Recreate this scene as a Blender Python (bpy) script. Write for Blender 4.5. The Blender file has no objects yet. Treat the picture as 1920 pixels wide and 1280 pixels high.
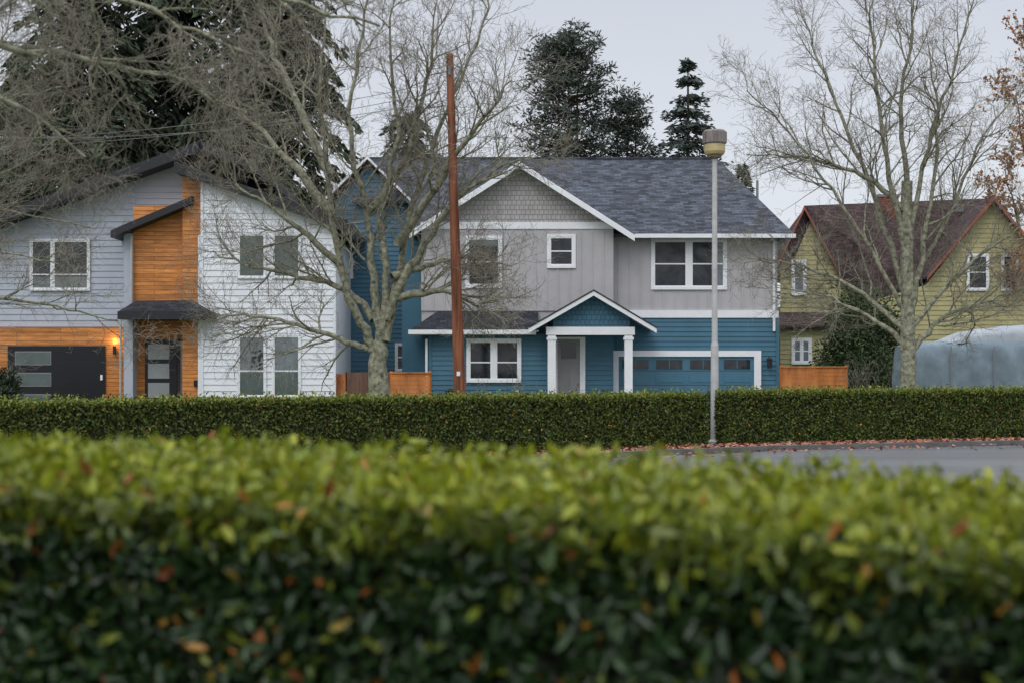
import bpy, math, random
import numpy as np
from mathutils import Vector
random.seed(7); rng=np.random.default_rng(7)
scene=bpy.context.scene
FP=2666.67; HZ=695.0; CAMZ=1.5
# image pixels -> real metres on a vertical plane Y=D
def SX(x,D): return (x-960.0)/FP*D
def SZ(y,D): return CAMZ+(HZ-y)/FP*D
# ------------------------------------------------------------------ materials
MATS={}
def nd(nt,t,**k):
    n=nt.nodes.new(t)
    for a,b in k.items(): setattr(n,a,b)
    return n
def mat(name,col,rough=.6,var=.12,nscale=3.0,bump=0.0,bscale=60.0,kind=None,spec=.4,col2=None,metal=0.0,stretch=(1,1,1),p=None,trans=0.0):
    m=bpy.data.materials.new(name); m.use_nodes=True; nt=m.node_tree
    b=nt.nodes['Principled BSDF']
    b.inputs['Roughness'].default_value=rough
    b.inputs['Specular IOR Level'].default_value=spec
    b.inputs['Metallic'].default_value=metal
    L=nt.links.new
    tc=nd(nt,'ShaderNodeTexCoord')
    mp=nd(nt,'ShaderNodeMapping'); mp.inputs['Scale'].default_value=stretch
    L(tc.outputs['Object'],mp.inputs['Vector'])
    n=nd(nt,'ShaderNodeTexNoise'); n.inputs['Scale'].default_value=nscale; n.inputs['Detail'].default_value=6; n.inputs['Roughness'].default_value=.65
    L(mp.outputs[0],n.inputs['Vector'])
    r=nd(nt,'ShaderNodeValToRGB'); r.color_ramp.elements[0].position=.3; r.color_ramp.elements[1].position=.7
    c2=col2 if col2 else col
    r.color_ramp.elements[0].color=(*[max(0,c*(1-var)) for c in col],1)
    r.color_ramp.elements[1].color=(*[min(1,c*(1+var)) for c in c2],1)
    L(n.outputs['Fac'],r.inputs['Fac'])
    out=r.outputs['Color']; hgt=None
    def brickmul(out,w,h,cv,ms,mc,msm=.1,vec='UV'):
        bt=nd(nt,'ShaderNodeTexBrick'); bt.inputs['Scale'].default_value=1
        bt.inputs['Brick Width'].default_value=w; bt.inputs['Row Height'].default_value=h
        bt.inputs['Mortar Size'].default_value=ms; bt.inputs['Mortar Smooth'].default_value=msm; bt.offset=.37
        bt.inputs['Color1'].default_value=(1-cv,)*3+(1,); bt.inputs['Color2'].default_value=(1+cv*.8,)*3+(1,)
        bt.inputs['Mortar'].default_value=mc
        L(tc.outputs[vec],bt.inputs['Vector'])
        mx=nd(nt,'ShaderNodeMix',data_type='RGBA',blend_type='MULTIPLY'); mx.inputs[0].default_value=1
        L(out,mx.inputs[6]); L(bt.outputs['Color'],mx.inputs[7]); return mx.outputs[2],bt.outputs['Fac']
    if kind=='shingle':
        out,hgt=brickmul(out,p[0],p[1],p[2],.012,(.5,.5,.5,1),.3)
    if kind=='plank':
        out,hgt=brickmul(out,2.4,p[0],p[1],.006,(.25,.2,.2,1))
    if kind=='vcol':
        at=nd(nt,'ShaderNodeAttribute',attribute_name='col')
        mx=nd(nt,'ShaderNodeMix',data_type='RGBA',blend_type='MULTIPLY'); mx.inputs[0].default_value=1
        L(at.outputs['Color'],mx.inputs[6]); L(out,mx.inputs[7]); out=mx.outputs[2]
    L(out,b.inputs['Base Color'])
    if bump or hgt:
        bp=nd(nt,'ShaderNodeBump')
        if hgt:
            bp.invert=True; bp.inputs['Strength'].default_value=.6; bp.inputs['Distance'].default_value=.02
            L(hgt,bp.inputs['Height'])
        else:
            n2=nd(nt,'ShaderNodeTexNoise'); n2.inputs['Scale'].default_value=bscale; n2.inputs['Detail'].default_value=4
            L(mp.outputs[0],n2.inputs['Vector']); bp.inputs['Strength'].default_value=bump; bp.inputs['Distance'].default_value=.02
            L(n2.outputs['Fac'],bp.inputs['Height'])
        L(bp.outputs[0],b.inputs['Normal'])
    if trans:
        tr=nd(nt,'ShaderNodeBsdfTranslucent'); L(out,tr.inputs['Color']); ms=nd(nt,'ShaderNodeMixShader'); ms.inputs[0].default_value=trans
        L(b.outputs[0],ms.inputs[1]); L(tr.outputs[0],ms.inputs[2]); L(ms.outputs[0],nt.nodes['Material Output'].inputs['Surface'])
    MATS[name]=m; return m
mat('white_trim',(.80,.82,.85),.5,.05)
mat('white_siding',(.76,.79,.84),.55,.06,nscale=1.2)
mat('lightgrey_siding',(.42,.455,.53),.55,.07,nscale=1.2)
mat('blue_siding',(.052,.150,.220),.55,.10,nscale=1.5)
mat('blue_door',(.062,.17,.245),.45,.06)
mat('grey_panel',(.44,.43,.445),.6,.07,nscale=1.5)
mat('grey_shingle',(.41,.395,.395),.75,.08,kind='shingle',p=(.16,.17,.10))
mat('blue_shingle',(.052,.145,.215),.65,.08,kind='shingle',p=(.16,.17,.15))
mat('slate_roof',(.060,.070,.092),.85,.25,nscale=1.6,kind='shingle',p=(.30,.15,.6),spec=.3,col2=(.070,.080,.104))
mat('dark_roof',(.032,.035,.047),.8,.2,kind='shingle',p=(.28,.145,.45),spec=.3)
mat('brown_roof',(.080,.054,.055),.85,.3,nscale=1.2,kind='shingle',p=(.3,.16,.4),spec=.2)
mat('black_trim',(.020,.021,.026),.5,.1)
mat('black_door',(.009,.010,.014),.4,.1)
mat('cedar',(.52,.19,.045),.5,.25,nscale=2,stretch=(1,1,8),kind='plank',p=(.14,.25),col2=(.62,.25,.07))
mat('cedar_board',(.44,.135,.034),.55,.3,nscale=3,stretch=(1,1,.3),col2=(.54,.20,.055))
mat('old_fence',(.16,.085,.06),.75,.35,nscale=3,stretch=(1,1,.3))
mat('glass',(.006,.008,.012),.05,.5,nscale=2.6,spec=.5,col2=(.022,.028,.036))  # noise mottling in the base colour stands in for tree reflections
mat('glass_pale',(.15,.18,.20),.08,.35,nscale=2.2,spec=.5)
mat('glass_blind',(.095,.125,.12),.15,.25,nscale=1.5,spec=.5)
mat('door_glass',(.30,.33,.35),.2,.1,spec=.6)
mat('grey_door',(.27,.265,.27),.5,.05)
mat('yellow_siding',(.40,.365,.185),.65,.16,nscale=1.2)
mat('red_trim',(.27,.085,.06),.6,.2)
mat('brick_red',(.22,.07,.05),.8,.2,kind='shingle',p=(.22,.075,.25))
mat('metal_grey',(.22,.23,.25),.5,.1,metal=.3)
mat('lamp_post',(.46,.46,.46),.55,.14,nscale=6)
mat('lamp_cap',(.22,.19,.18),.7,.5,nscale=9,stretch=(3,3,.25))
mat('lamp_lens',(.46,.38,.19),.25,.25,nscale=5)
mat('pole_wood',(.115,.042,.026),.85,.4,nscale=9,bump=.7,bscale=30,stretch=(1,1,.08),col2=(.25,.098,.055),spec=.2)
mat('bark',(.085,.078,.062),.9,.5,nscale=9,bump=.6,bscale=40,col2=(.28,.28,.20))
mat('twig',(.18,.155,.13),.85,.4,nscale=2,col2=(.27,.25,.195))
mat('bark_dark',(.09,.07,.055),.9,.3,nscale=8,bump=.5,bscale=30)
mat('foliage',(1,1,1),.55,.12,nscale=6,kind='vcol',spec=.3)
mat('leaf_gloss',(1,1,1),.36,.2,nscale=30,kind='vcol',spec=.45,trans=.2)
mat('needle',(1,1,1),.7,.15,nscale=2,kind='vcol',spec=.2)
mat('asphalt',(.115,.122,.135),.36,.35,nscale=.5,bump=.10,bscale=40,spec=.9,stretch=(.25,1,1))
mat('concrete',(.20,.195,.19),.7,.25,nscale=3,bump=.3)
mat('kerb_stone',(.12,.115,.11),.6,.3,nscale=4,bump=.3)
mat('grass',(.045,.075,.018),.9,.4,nscale=.6,bump=.8,bscale=25,col2=(.07,.09,.03))
mat('soil',(.07,.045,.032),.9,.4,nscale=3,bump=.8,bscale=25)
mat('tarp',(.175,.23,.275),.75,.14,nscale=2,bump=.6,bscale=6,spec=.2,col2=(.215,.275,.32))
mat('tarp_pale',(.36,.40,.44),.7,.12,nscale=2,bump=.4,bscale=5,spec=.2)
mat('rubber',(.02,.02,.02),.8,.1)
mat('cable',(.22,.22,.24),.6,.1)
m=bpy.data.materials.new('warm_bulb'); m.use_nodes=True
b=m.node_tree.nodes['Principled BSDF']; b.inputs['Emission Color'].default_value=(1,.55,.2,1); b.inputs['Emission Strength'].default_value=6; MATS['warm_bulb']=m
# ------------------------------------------------------------------ builders
def empty(name,loc=(0,0,0)):
    e=bpy.data.objects.new(name,None); scene.collection.objects.link(e); e.location=loc; e.empty_display_size=.3; return e
class MB:
    def __init__(s): s.v=[]; s.f=[]; s.uv=[]; s.mi=[]; s.m=[]
    def poly(s,pts,mt):
        pts=[Vector(p) for p in pts]
        n=Vector((0,0,0))
        for i in range(len(pts)):
            a,b=pts[i],pts[(i+1)%len(pts)]; n+=a.cross(b)
        if n.length<1e-9: return
        n.normalize()
        u=Vector((0,0,1)).cross(n)
        if u.length<.05: u=Vector((1,0,0))
        u.normalize(); w=n.cross(u)
        k=len(s.v); s.v+= [tuple(p) for p in pts]; s.f.append(list(range(k,k+len(pts))))
        s.uv+=[(p.dot(u),p.dot(w)) for p in pts]
        if mt not in s.m: s.m.append(mt)
        s.mi.append(s.m.index(mt))
    def prism(s,pts,off,mt,mside=None,mbot=None):
        pts=[Vector(p) for p in pts]; off=Vector(off)
        q=[p+off for p in pts]
        n=Vector((0,0,0))
        for i in range(len(pts)): n+=pts[i].cross(pts[(i+1)%len(pts)])
        if n.dot(off)>0: pts=pts[::-1]; q=q[::-1]
        s.poly(pts,mt); s.poly(q[::-1],mbot or mside or mt)
        for i in range(len(pts)):
            j=(i+1)%len(pts); s.poly([pts[i],q[i],q[j],pts[j]],mside or mt)
    def box(s,x0,x1,y0,y1,z0,z1,mt):
        x0,x1=min(x0,x1),max(x0,x1); z0,z1=min(z0,z1),max(z0,z1); y0,y1=min(y0,y1),max(y0,y1)
        s.prism([(x0,y0,z0),(x1,y0,z0),(x1,y0,z1),(x0,y0,z1)],(0,y1-y0,0),mt)
    def lathe(s,prof,cx,cy,mt,k=20):
        for (r0,z0),(r1,z1) in zip(prof[:-1],prof[1:]):
            for i in range(k):
                a,b=2*math.pi*i/k,2*math.pi*(i+1)/k
                P=[(cx+r0*math.cos(a),cy+r0*math.sin(a),z0),(cx+r0*math.cos(b),cy+r0*math.sin(b),z0),(cx+r1*math.cos(b),cy+r1*math.sin(b),z1),(cx+r1*math.cos(a),cy+r1*math.sin(a),z1)]
                if r0<1e-6: P=[P[0],P[2],P[3]]
                elif r1<1e-6: P=P[:3]
                s.poly(P,mt)
    def build(s,name,parent=None,smooth=False):
        me=bpy.data.meshes.new(name); me.from_pydata(s.v,[],s.f)
        uvl=me.uv_layers.new(name='UVMap')
        uvl.data.foreach_set('uv',np.array(s.uv,dtype=np.float32).ravel())
        for x in s.m: me.materials.append(MATS[x])
        me.polygons.foreach_set('material_index',s.mi)
        if smooth: me.polygons.foreach_set('use_smooth',[True]*len(me.polygons))
        me.update()
        o=bpy.data.objects.new(name,me); scene.collection.objects.link(o)
        if parent: o.parent=parent
        return o
def clipz(poly,z,keep_above):
    out=[]
    for i in range(len(poly)):
        a,b=poly[i],poly[(i+1)%len(poly)]
        ia=(a[1]>=z) if keep_above else (a[1]<=z); ib=(b[1]>=z) if keep_above else (b[1]<=z)
        if ia: out.append(a)
        if ia!=ib:
            t=(z-a[1])/(b[1]-a[1]); out.append((a[0]+t*(b[0]-a[0]),z))
    return out
def lap_wall(mb,poly,Y,lap,mt,th=.026):
    zs=[p[1] for p in poly]; z=min(zs)
    while z<max(zs):
        q=clipz(clipz(poly,z,True),z+lap,False)
        if len(q)>=3:
            P=[(x,Y-th*(1-(zz-z)/lap),zz) for x,zz in q]
            n=sum((Vector(P[i]).cross(Vector(P[(i+1)%len(P)])) for i in range(len(P))),Vector())
            if n.y>0: P=P[::-1]
            mb.poly(P,mt)
            xs=[x for x,zz in q if abs(zz-z)<1e-4]
            if len(xs)>=2:
                a,b_=min(xs),max(xs); mb.poly([(a,Y-th,z),(a,Y,z),(b_,Y,z),(b_,Y-th,z)],mt)
        z+=lap
def window(mb,x0,x1,z0,z1,Y,trim=.1,vm=(),hm=(),glass='glass',tm='white_trim',sash=.045,sm='white_trim',sill=True,lower=None):
    t=.055
    mb.box(x0-trim,x0,Y-t,Y,z0-trim,z1+trim,tm); mb.box(x1,x1+trim,Y-t,Y,z0-trim,z1+trim,tm)
    mb.box(x0,x1,Y-t,Y,z1,z1+trim,tm); mb.box(x0,x1,Y-t-(.02 if sill else 0),Y,z0-trim,z0,tm)
    mb.box(x0,x1,Y-.031,Y-.001,z0,z1,glass)
    if lower: mb.box(x0+.01,x1-.01,Y-.034,Y-.0312,z0+.01,z0+(z1-z0)*lower[0],lower[1])
    e=[0]+[f for f,w in vm]+[1]; ws=[0]+[w for f,w in vm]+[0]
    for i in range(len(e)-1):
        a=x0+(x1-x0)*e[i]+ws[i]/2; b_=x0+(x1-x0)*e[i+1]-ws[i+1]/2
        mb.box(a,a+sash,Y-.043,Y-.032,z0,z1,sm); mb.box(b_-sash,b_,Y-.043,Y-.032,z0,z1,sm)
        mb.box(a+sash,b_-sash,Y-.043,Y-.032,z0,z0+sash,sm); mb.box(a+sash,b_-sash,Y-.043,Y-.032,z1-sash,z1,sm)
        for h in hm:
            zz=z0+(z1-z0)*h; mb.box(a+sash,b_-sash,Y-.046,Y-.032,zz-sash*.5,zz+sash*.5,sm)
    for f,w in vm:
        c=x0+(x1-x0)*f; mb.box(c-w/2,c+w/2,Y-.052,Y-.032,z0,z1,tm)
def rake(mb,xa,za,xb,zb,Y,w,th,mt):
    mb.prism([(xa,Y,za),(xb,Y,zb),(xb,Y,zb-w),(xa,Y,za-w)],(0,-th,0),mt)
def fast_mesh(name,V,faces,mats,cols=None,parent=None,smooth=False):
    me=bpy.data.meshes.new(name); V=np.asarray(V,dtype=np.float32)
    me.vertices.add(len(V)); me.vertices.foreach_set('co',V.ravel())
    loops=np.concatenate([f.ravel() for f,_ in faces]).astype(np.int32)
    cnt=np.concatenate([np.full(len(f),f.shape[1]) for f,_ in faces]).astype(np.int32)
    mi=np.concatenate([np.full(len(f),i) for f,i in faces]).astype(np.int32)
    st=np.concatenate([[0],np.cumsum(cnt)[:-1]]).astype(np.int32)
    me.loops.add(len(loops)); me.loops.foreach_set('vertex_index',loops)
    me.polygons.add(len(cnt)); me.polygons.foreach_set('loop_start',st); me.polygons.foreach_set('loop_total',cnt)
    for x in mats: me.materials.append(MATS[x])
    me.polygons.foreach_set('material_index',mi)
    if smooth: me.polygons.foreach_set('use_smooth',np.ones(len(cnt),dtype=bool))
    if cols is not None:
        c=np.ones((len(V),4),dtype=np.float32); c[:,:3]=cols
        a=me.color_attributes.new('col','FLOAT_COLOR','POINT'); a.data.foreach_set('color',c.ravel())
    me.update(calc_edges=True); me.validate()
    o=bpy.data.objects.new(name,me); scene.collection.objects.link(o)
    if parent: o.parent=parent
    return o
def unit(a): return a/np.maximum(np.linalg.norm(a,axis=-1,keepdims=True),1e-9)
def leaves_geo(C,Ldir,L,W,cols,six=False,nrm=None):
    n=len(C); d=unit(Ldir)
    r=rng.normal(size=(n,3)) if nrm is None else nrm
    s=unit(np.cross(d,r)); u=np.cross(s,d)
    L=L[:,None]; W=W[:,None]
    if six:
        fold=u*W*.22
        P=[C-d*L*.5, C-d*L*.18+s*W*.5+fold, C+d*L*.2+s*W*.42+fold, C+d*L*.5-u*L*.08, C+d*L*.2-s*W*.42+fold, C-d*L*.18-s*W*.5+fold]
        V=np.stack(P,1).reshape(-1,3); b_=np.arange(n)[:,None]*6
        F=np.concatenate([b_+np.array([[0,1,2,3]]),b_+np.array([[0,3,4,5]])])
        return V,F,np.repeat(cols,6,axis=0)
    P=[C-d*L*.5, C+s*W*.5, C+d*L*.5, C-s*W*.5]
    V=np.stack(P,1).reshape(-1,3); b_=np.arange(n)[:,None]*4
    return V,b_+np.array([[0,1,2,3]]),np.repeat(cols,4,axis=0)
def snoise(x,y,z=0.0,s=1.0,seed=0):
    x=x*s;y=y*s;z=z*s
    return (np.sin(x*1.7+y*.9+seed)+np.sin(y*2.3-x*1.1+z*1.9+seed*2)+np.sin(x*3.1+z*2.7-y*2.2+seed*.7)+np.sin(z*3.3+x*4.7+y*3.9+seed*1.3)*.7)/3.7
# ------------------------------------------------------------------ tree skeletons
class Tree:
    def __init__(s,seed): s.br=[]; s.R=random.Random(seed)
    def add(s,pts,rad,k): s.br.append((pts,rad,k))
    def grow(s,p,d,L,r,lvl,cfg):
        R=s.R; n=cfg['seg'][lvl]; w=cfg['wander'][lvl]; up=cfg['up'][lvl]
        pts=[p.copy()]; rad=[r]; dirs=[]
        q=p.copy(); d=d.normalized()
        for i in range(n):
            d=(d+Vector((R.gauss(0,w),R.gauss(0,w),R.gauss(0,w)+up))).normalized()
            q=q+d*(L/n); pts.append(q.copy()); dirs.append(d.copy()); rad.append(max(r*(1-(i+1)/n*.75),cfg['rmin']))
        s.add(pts,rad,cfg['k'][lvl])
        s.kids(pts,rad,dirs,L,lvl,cfg)
    def kids(s,pts,rad,dirs,L,lvl,cfg,start=.12):
        if lvl+1>=len(cfg['seg']): return
        R=s.R; m=cfg['num'][lvl]; m=int(m*R.uniform(.75,1.25)+.5); n=len(dirs)
        for j in range(m):
            t=start+(1-start)*(j+R.random())/max(m,1)
            i=min(int(t*n),n-1); f=t*n-i
            p=pts[i].lerp(pts[i+1],min(f,1)); dd=dirs[i]
            a=math.radians(R.uniform(*cfg['ang'][lvl]))
            side=dd.cross(Vector((R.gauss(0,1),R.gauss(0,1),R.gauss(0,1)))).normalized()
            nd_=dd*math.cos(a)+side*math.sin(a)
            LL=cfg['len'][lvl+1]*R.uniform(.55,1.2)*(1.15-.6*t)
            rr=min(rad[i]*.6,cfg['rad'][lvl+1]*R.uniform(.8,1.2))
            s.grow(p,nd_,LL,rr,lvl+1,cfg)
    def limb(s,ctrl,r0,r1,cfg,jit=.05,sub=5,start=.2,k=7):
        R=s.R; C=[Vector(c) for c in ctrl]; C=[C[0]+(C[0]-C[1])]+C+[C[-1]+(C[-1]-C[-2])]
        pts=[]
        for i in range(1,len(C)-2):
            for j in range(sub):
                t=j/sub; a,b_,c,e=C[i-1],C[i],C[i+1],C[i+2]
                q=.5*((2*b_)+(c-a)*t+(2*a-5*b_+4*c-e)*t*t+(3*b_-a-3*c+e)*t**3)
                if pts: q=q+Vector((R.gauss(0,jit),R.gauss(0,jit),R.gauss(0,jit)))
                pts.append(q)
        pts.append(C[-2].copy()); n=len(pts)-1
        rad=[r0+(r1-r0)*(i/n)**.8 for i in range(n+1)]
        dirs=[(pts[i+1]-pts[i]).normalized() for i in range(n)]
        s.add(pts,rad,k); L=sum((pts[i+1]-pts[i]).length for i in range(n))
        s.kids(pts,rad,dirs,L,0,cfg,start)
        return pts
    def geo(s,split=False):
        groups={}
        for pts,rad,k in s.br: groups.setdefault((len(pts),k),[]).append((pts,rad))
        V=[];F=[];F2=[];off=0
        for (n,k),lst in groups.items():
            P=np.array([[tuple(p) for p in a] for a,_ in lst]); Rr=np.array([b_ for _,b_ in lst])
            T=unit(np.gradient(P,axis=1)); ref=np.broadcast_to(np.array([.31,.72,.2]),T.shape)
            A=unit(np.cross(T,ref)); B=np.cross(T,A)
            th=np.arange(k)*2*np.pi/k
            ring=P[:,:,None,:]+Rr[:,:,None,None]*(A[:,:,None,:]*np.cos(th)[None,None,:,None]+B[:,:,None,:]*np.sin(th)[None,None,:,None])
            V.append(ring.reshape(-1,3))
            base=off+np.arange(len(lst))[:,None,None]*n*k
            i=np.arange(n-1)[None,:,None]*k; j=np.arange(k)[None,None,:]; j2=(j+1)%k
            q=np.stack([base+i+j,base+i+j2,base+i+k+j2,base+i+k+j],-1).reshape(-1,4)
            (F2 if (split and k<=4) else F).append(q); off+=len(lst)*n*k
        if split: return np.concatenate(V),np.concatenate(F),np.concatenate(F2)
        return np.concatenate(V),np.concatenate(F)
    def points(s,rmin,rmax,n):
        seg=[(a,b_,r) for pts,rad,k in s.br for a,b_,r in zip(pts[:-1],pts[1:],rad) if rmin<=r<=rmax]
        out=[]
        for _ in range(n):
            a,b_,r=s.R.choice(seg); t=s.R.random(); out.append((*(a.lerp(b_,t)),r))
        return np.array(out)
def build_tree(name,T,lichen=0,lsize=.03,leafcol=None,bark='bark',rmin=.010,rmax=.12,fine=0,twig='twig'):
    V,F,F2=T.geo(True); nb=len(V); faces=[(F,0),(F2,1)]; mats=[bark,twig]; cols=np.ones((nb,3)); off=nb; VV=[V];CC=[cols]
    for cnt,a,b_,ls in ((lichen,rmin,rmax,lsize),(fine,.0038,.010,lsize*.5)):
        if not cnt: continue
        P=T.points(a,b_,cnt); C=P[:,:3]+rng.normal(size=(len(P),3))*(P[:,3:4]*.6+ls*.15)
        base=np.array([.27,.29,.17])*rng.uniform(.5,1.25,(len(P),1)) if leafcol is None else leafcol(len(P))
        LV,LF,LC=leaves_geo(C,rng.normal(size=(len(P),3)),rng.uniform(.6,1.4,len(P))*ls,rng.uniform(.5,1,len(P))*ls,base)
        VV.append(LV); CC.append(LC); faces.append((LF+off,2)); off+=len(LV)
    if len(faces)>2: mats.append('foliage')
    return fast_mesh(name,np.concatenate(VV),faces,mats,np.concatenate(CC),smooth=False)
def PX(x,y,D): return (SX(x,D),D,SZ(y,D))
# ================================================================== CAMERA / WORLD / SUN
cam=bpy.data.cameras.new('camera'); co=bpy.data.objects.new('camera',cam); scene.collection.objects.link(co)
co.location=(0,0,CAMZ); co.rotation_euler=(math.radians(90),0,0); cam.lens=50; cam.sensor_width=36
cam.shift_y=55/1920; cam.clip_end=2000; cam.clip_start=.05
cam.dof.use_dof=True; cam.dof.focus_distance=48; cam.dof.aperture_fstop=3.2
scene.camera=co
w=bpy.data.worlds.new('World'); scene.world=w; w.use_nodes=True; nt=w.node_tree; nt.nodes.clear()
out=nt.nodes.new('ShaderNodeOutputWorld'); add=nt.nodes.new('ShaderNodeAddShader')
b1=nt.nodes.new('ShaderNodeBackground'); b2=nt.nodes.new('ShaderNodeBackground')
sky=nt.nodes.new('ShaderNodeTexSky'); sky.sky_type='NISHITA'; sky.sun_disc=False
SE,SR=math.radians(48),math.radians(205)
sky.sun_elevation=SE; sky.sun_rotation=SR
hs=nt.nodes.new('ShaderNodeHueSaturation'); hs.inputs['Saturation'].default_value=.35
nt.links.new(sky.outputs[0],hs.inputs['Color']); nt.links.new(hs.outputs[0],b1.inputs['Color']); b1.inputs['Strength'].default_value=.05
tc=nt.nodes.new('ShaderNodeTexCoord'); sp=nt.nodes.new('ShaderNodeSeparateXYZ'); rp=nt.nodes.new('ShaderNodeValToRGB')
nz=nt.nodes.new('ShaderNodeTexNoise'); nz.inputs['Scale'].default_value=2.2; nz.inputs['Detail'].default_value=3
mp=nt.nodes.new('ShaderNodeMapping'); mp.inputs['Scale'].default_value=(1,1,3)
nt.links.new(tc.outputs['Generated'],mp.inputs[0]); nt.links.new(mp.outputs[0],nz.inputs['Vector'])
nt.links.new(tc.outputs['Generated'],sp.inputs[0]); nt.links.new(sp.outputs['Z'],rp.inputs['Fac'])
e=rp.color_ramp.elements; e[0].position=0; e[0].color=(.48,.495,.535,1); e[1].position=1; e[1].color=(1.5,1.53,1.6,1)
x=e.new(.25); x.color=(.42,.435,.485,1)
x=e.new(.5); x.color=(.95,.97,1.03,1)
mr=nt.nodes.new('ShaderNodeMapRange'); mr.inputs['To Min'].default_value=.93; mr.inputs['To Max'].default_value=1.07
nt.links.new(nz.outputs['Fac'],mr.inputs['Value'])
nt.links.new(rp.outputs[0],b2.inputs['Color']); nt.links.new(mr.outputs[0],b2.inputs['Strength'])
nt.links.new(b1.outputs[0],add.inputs[0]); nt.links.new(b2.outputs[0],add.inputs[1]); nt.links.new(add.outputs[0],out.inputs[0])
sl=bpy.data.lights.new('sun','SUN'); sl.energy=.75; sl.angle=math.radians(25); sl.color=(1,.97,.93)
so=bpy.data.objects.new('sun',sl); scene.collection.objects.link(so)
sd=Vector((math.sin(SR)*math.cos(SE),math.cos(SR)*math.cos(SE),math.sin(SE)))
so.rotation_euler=sd.to_track_quat('Z','Y').to_euler(); so.location=sd*30+Vector((0,0,20))
scene.view_settings.view_transform='Standard'; scene.view_settings.look='None'; scene.view_settings.exposure=0
# ================================================================== GROUND
g=MB(); g.poly([(-700,-300,0),(700,-300,0),(700,1200,0),(-700,1200,0)],'grass'); g.build('ground')
HL=[Vector((-26,8.2)),Vector((4.0,28.45)),Vector((50,46.4))]   # front line of the far hedge
def offs(d):
    d1=(HL[1]-HL[0]).normalized(); d2=(HL[2]-HL[1]).normalized()
    n1=Vector((d1.y,-d1.x)); n2=Vector((d2.y,-d2.x)); nm=(n1+n2).normalized()/math.cos(n1.angle(n2)/2)
    return [HL[0]+n1*d,HL[1]+nm*d,HL[2]+n2*d]
def strip(name,d0,d1,z,mt,h=0):
    a=offs(d0); b_=offs(d1); mb=MB()
    for i in range(2):
        q=[(b_[i].x,b_[i].y,z),(b_[i+1].x,b_[i+1].y,z),(a[i+1].x,a[i+1].y,z),(a[i].x,a[i].y,z)]
        if h: mb.prism(q,(0,0,-h),mt)
        else: mb.poly(q,mt)
    return mb.build(name)
strip('planting_bed',-1.2,1.75,.012,'soil')
strip('kerb',1.75,1.95,.10,'kerb_stone',.14)
strip('road',1.95,12.2,.004,'asphalt')
strip('kerb',12.2,12.4,.12,'kerb_stone',.2)
mb=MB(); mb.box(SX(1150,50),SX(1425,50),38,49.9,-.05,.008,'concrete'); mb.build('driveway')
def along(t,d):
    p=offs(0); n1=offs(1)
    P=[np.array([*v]) for v in p]; N=[np.array([*(n1[i]-p[i])]) for i in range(3)]
    res=np.zeros((len(t),2))
    for i in range(len(t)):
        tt=t[i]
        if tt<.4: f=tt/.4; q=P[0]*(1-f)+P[1]*f; nn=N[0]*(1-f)+N[1]*f
        else: f=(tt-.4)/.6; q=P[1]*(1-f)+P[2]*f; nn=N[1]*(1-f)+N[2]*f
        res[i]=q+nn*d[i]
    return res
n=20000
tt=rng.uniform(.2,.85,n); dd=np.where(rng.random(n)<.96,rng.uniform(.0,1.85,n),2.0+rng.exponential(.4,n))
xy=along(tt,dd); zz=np.where(dd>1.95,.02,.03)+rng.random(n)*.03; zz=np.where((dd>1.7)&(dd<1.95),.115,zz)
pal=np.array([[.38,.13,.08],[.42,.18,.11],[.28,.09,.06],[.44,.24,.16],[.22,.10,.07]])
LV,LF,LC=leaves_geo(np.column_stack([xy,zz]),rng.normal(size=(n,3))*[1,1,.25],rng.uniform(.07,.13,n),rng.uniform(.05,.09,n),pal[rng.integers(0,5,n)],nrm=np.array([[0,0,1]])+rng.normal(size=(n,3))*.3)
fast_mesh('leaf_litter',LV,[(LF,0)],['foliage'],LC)
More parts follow.
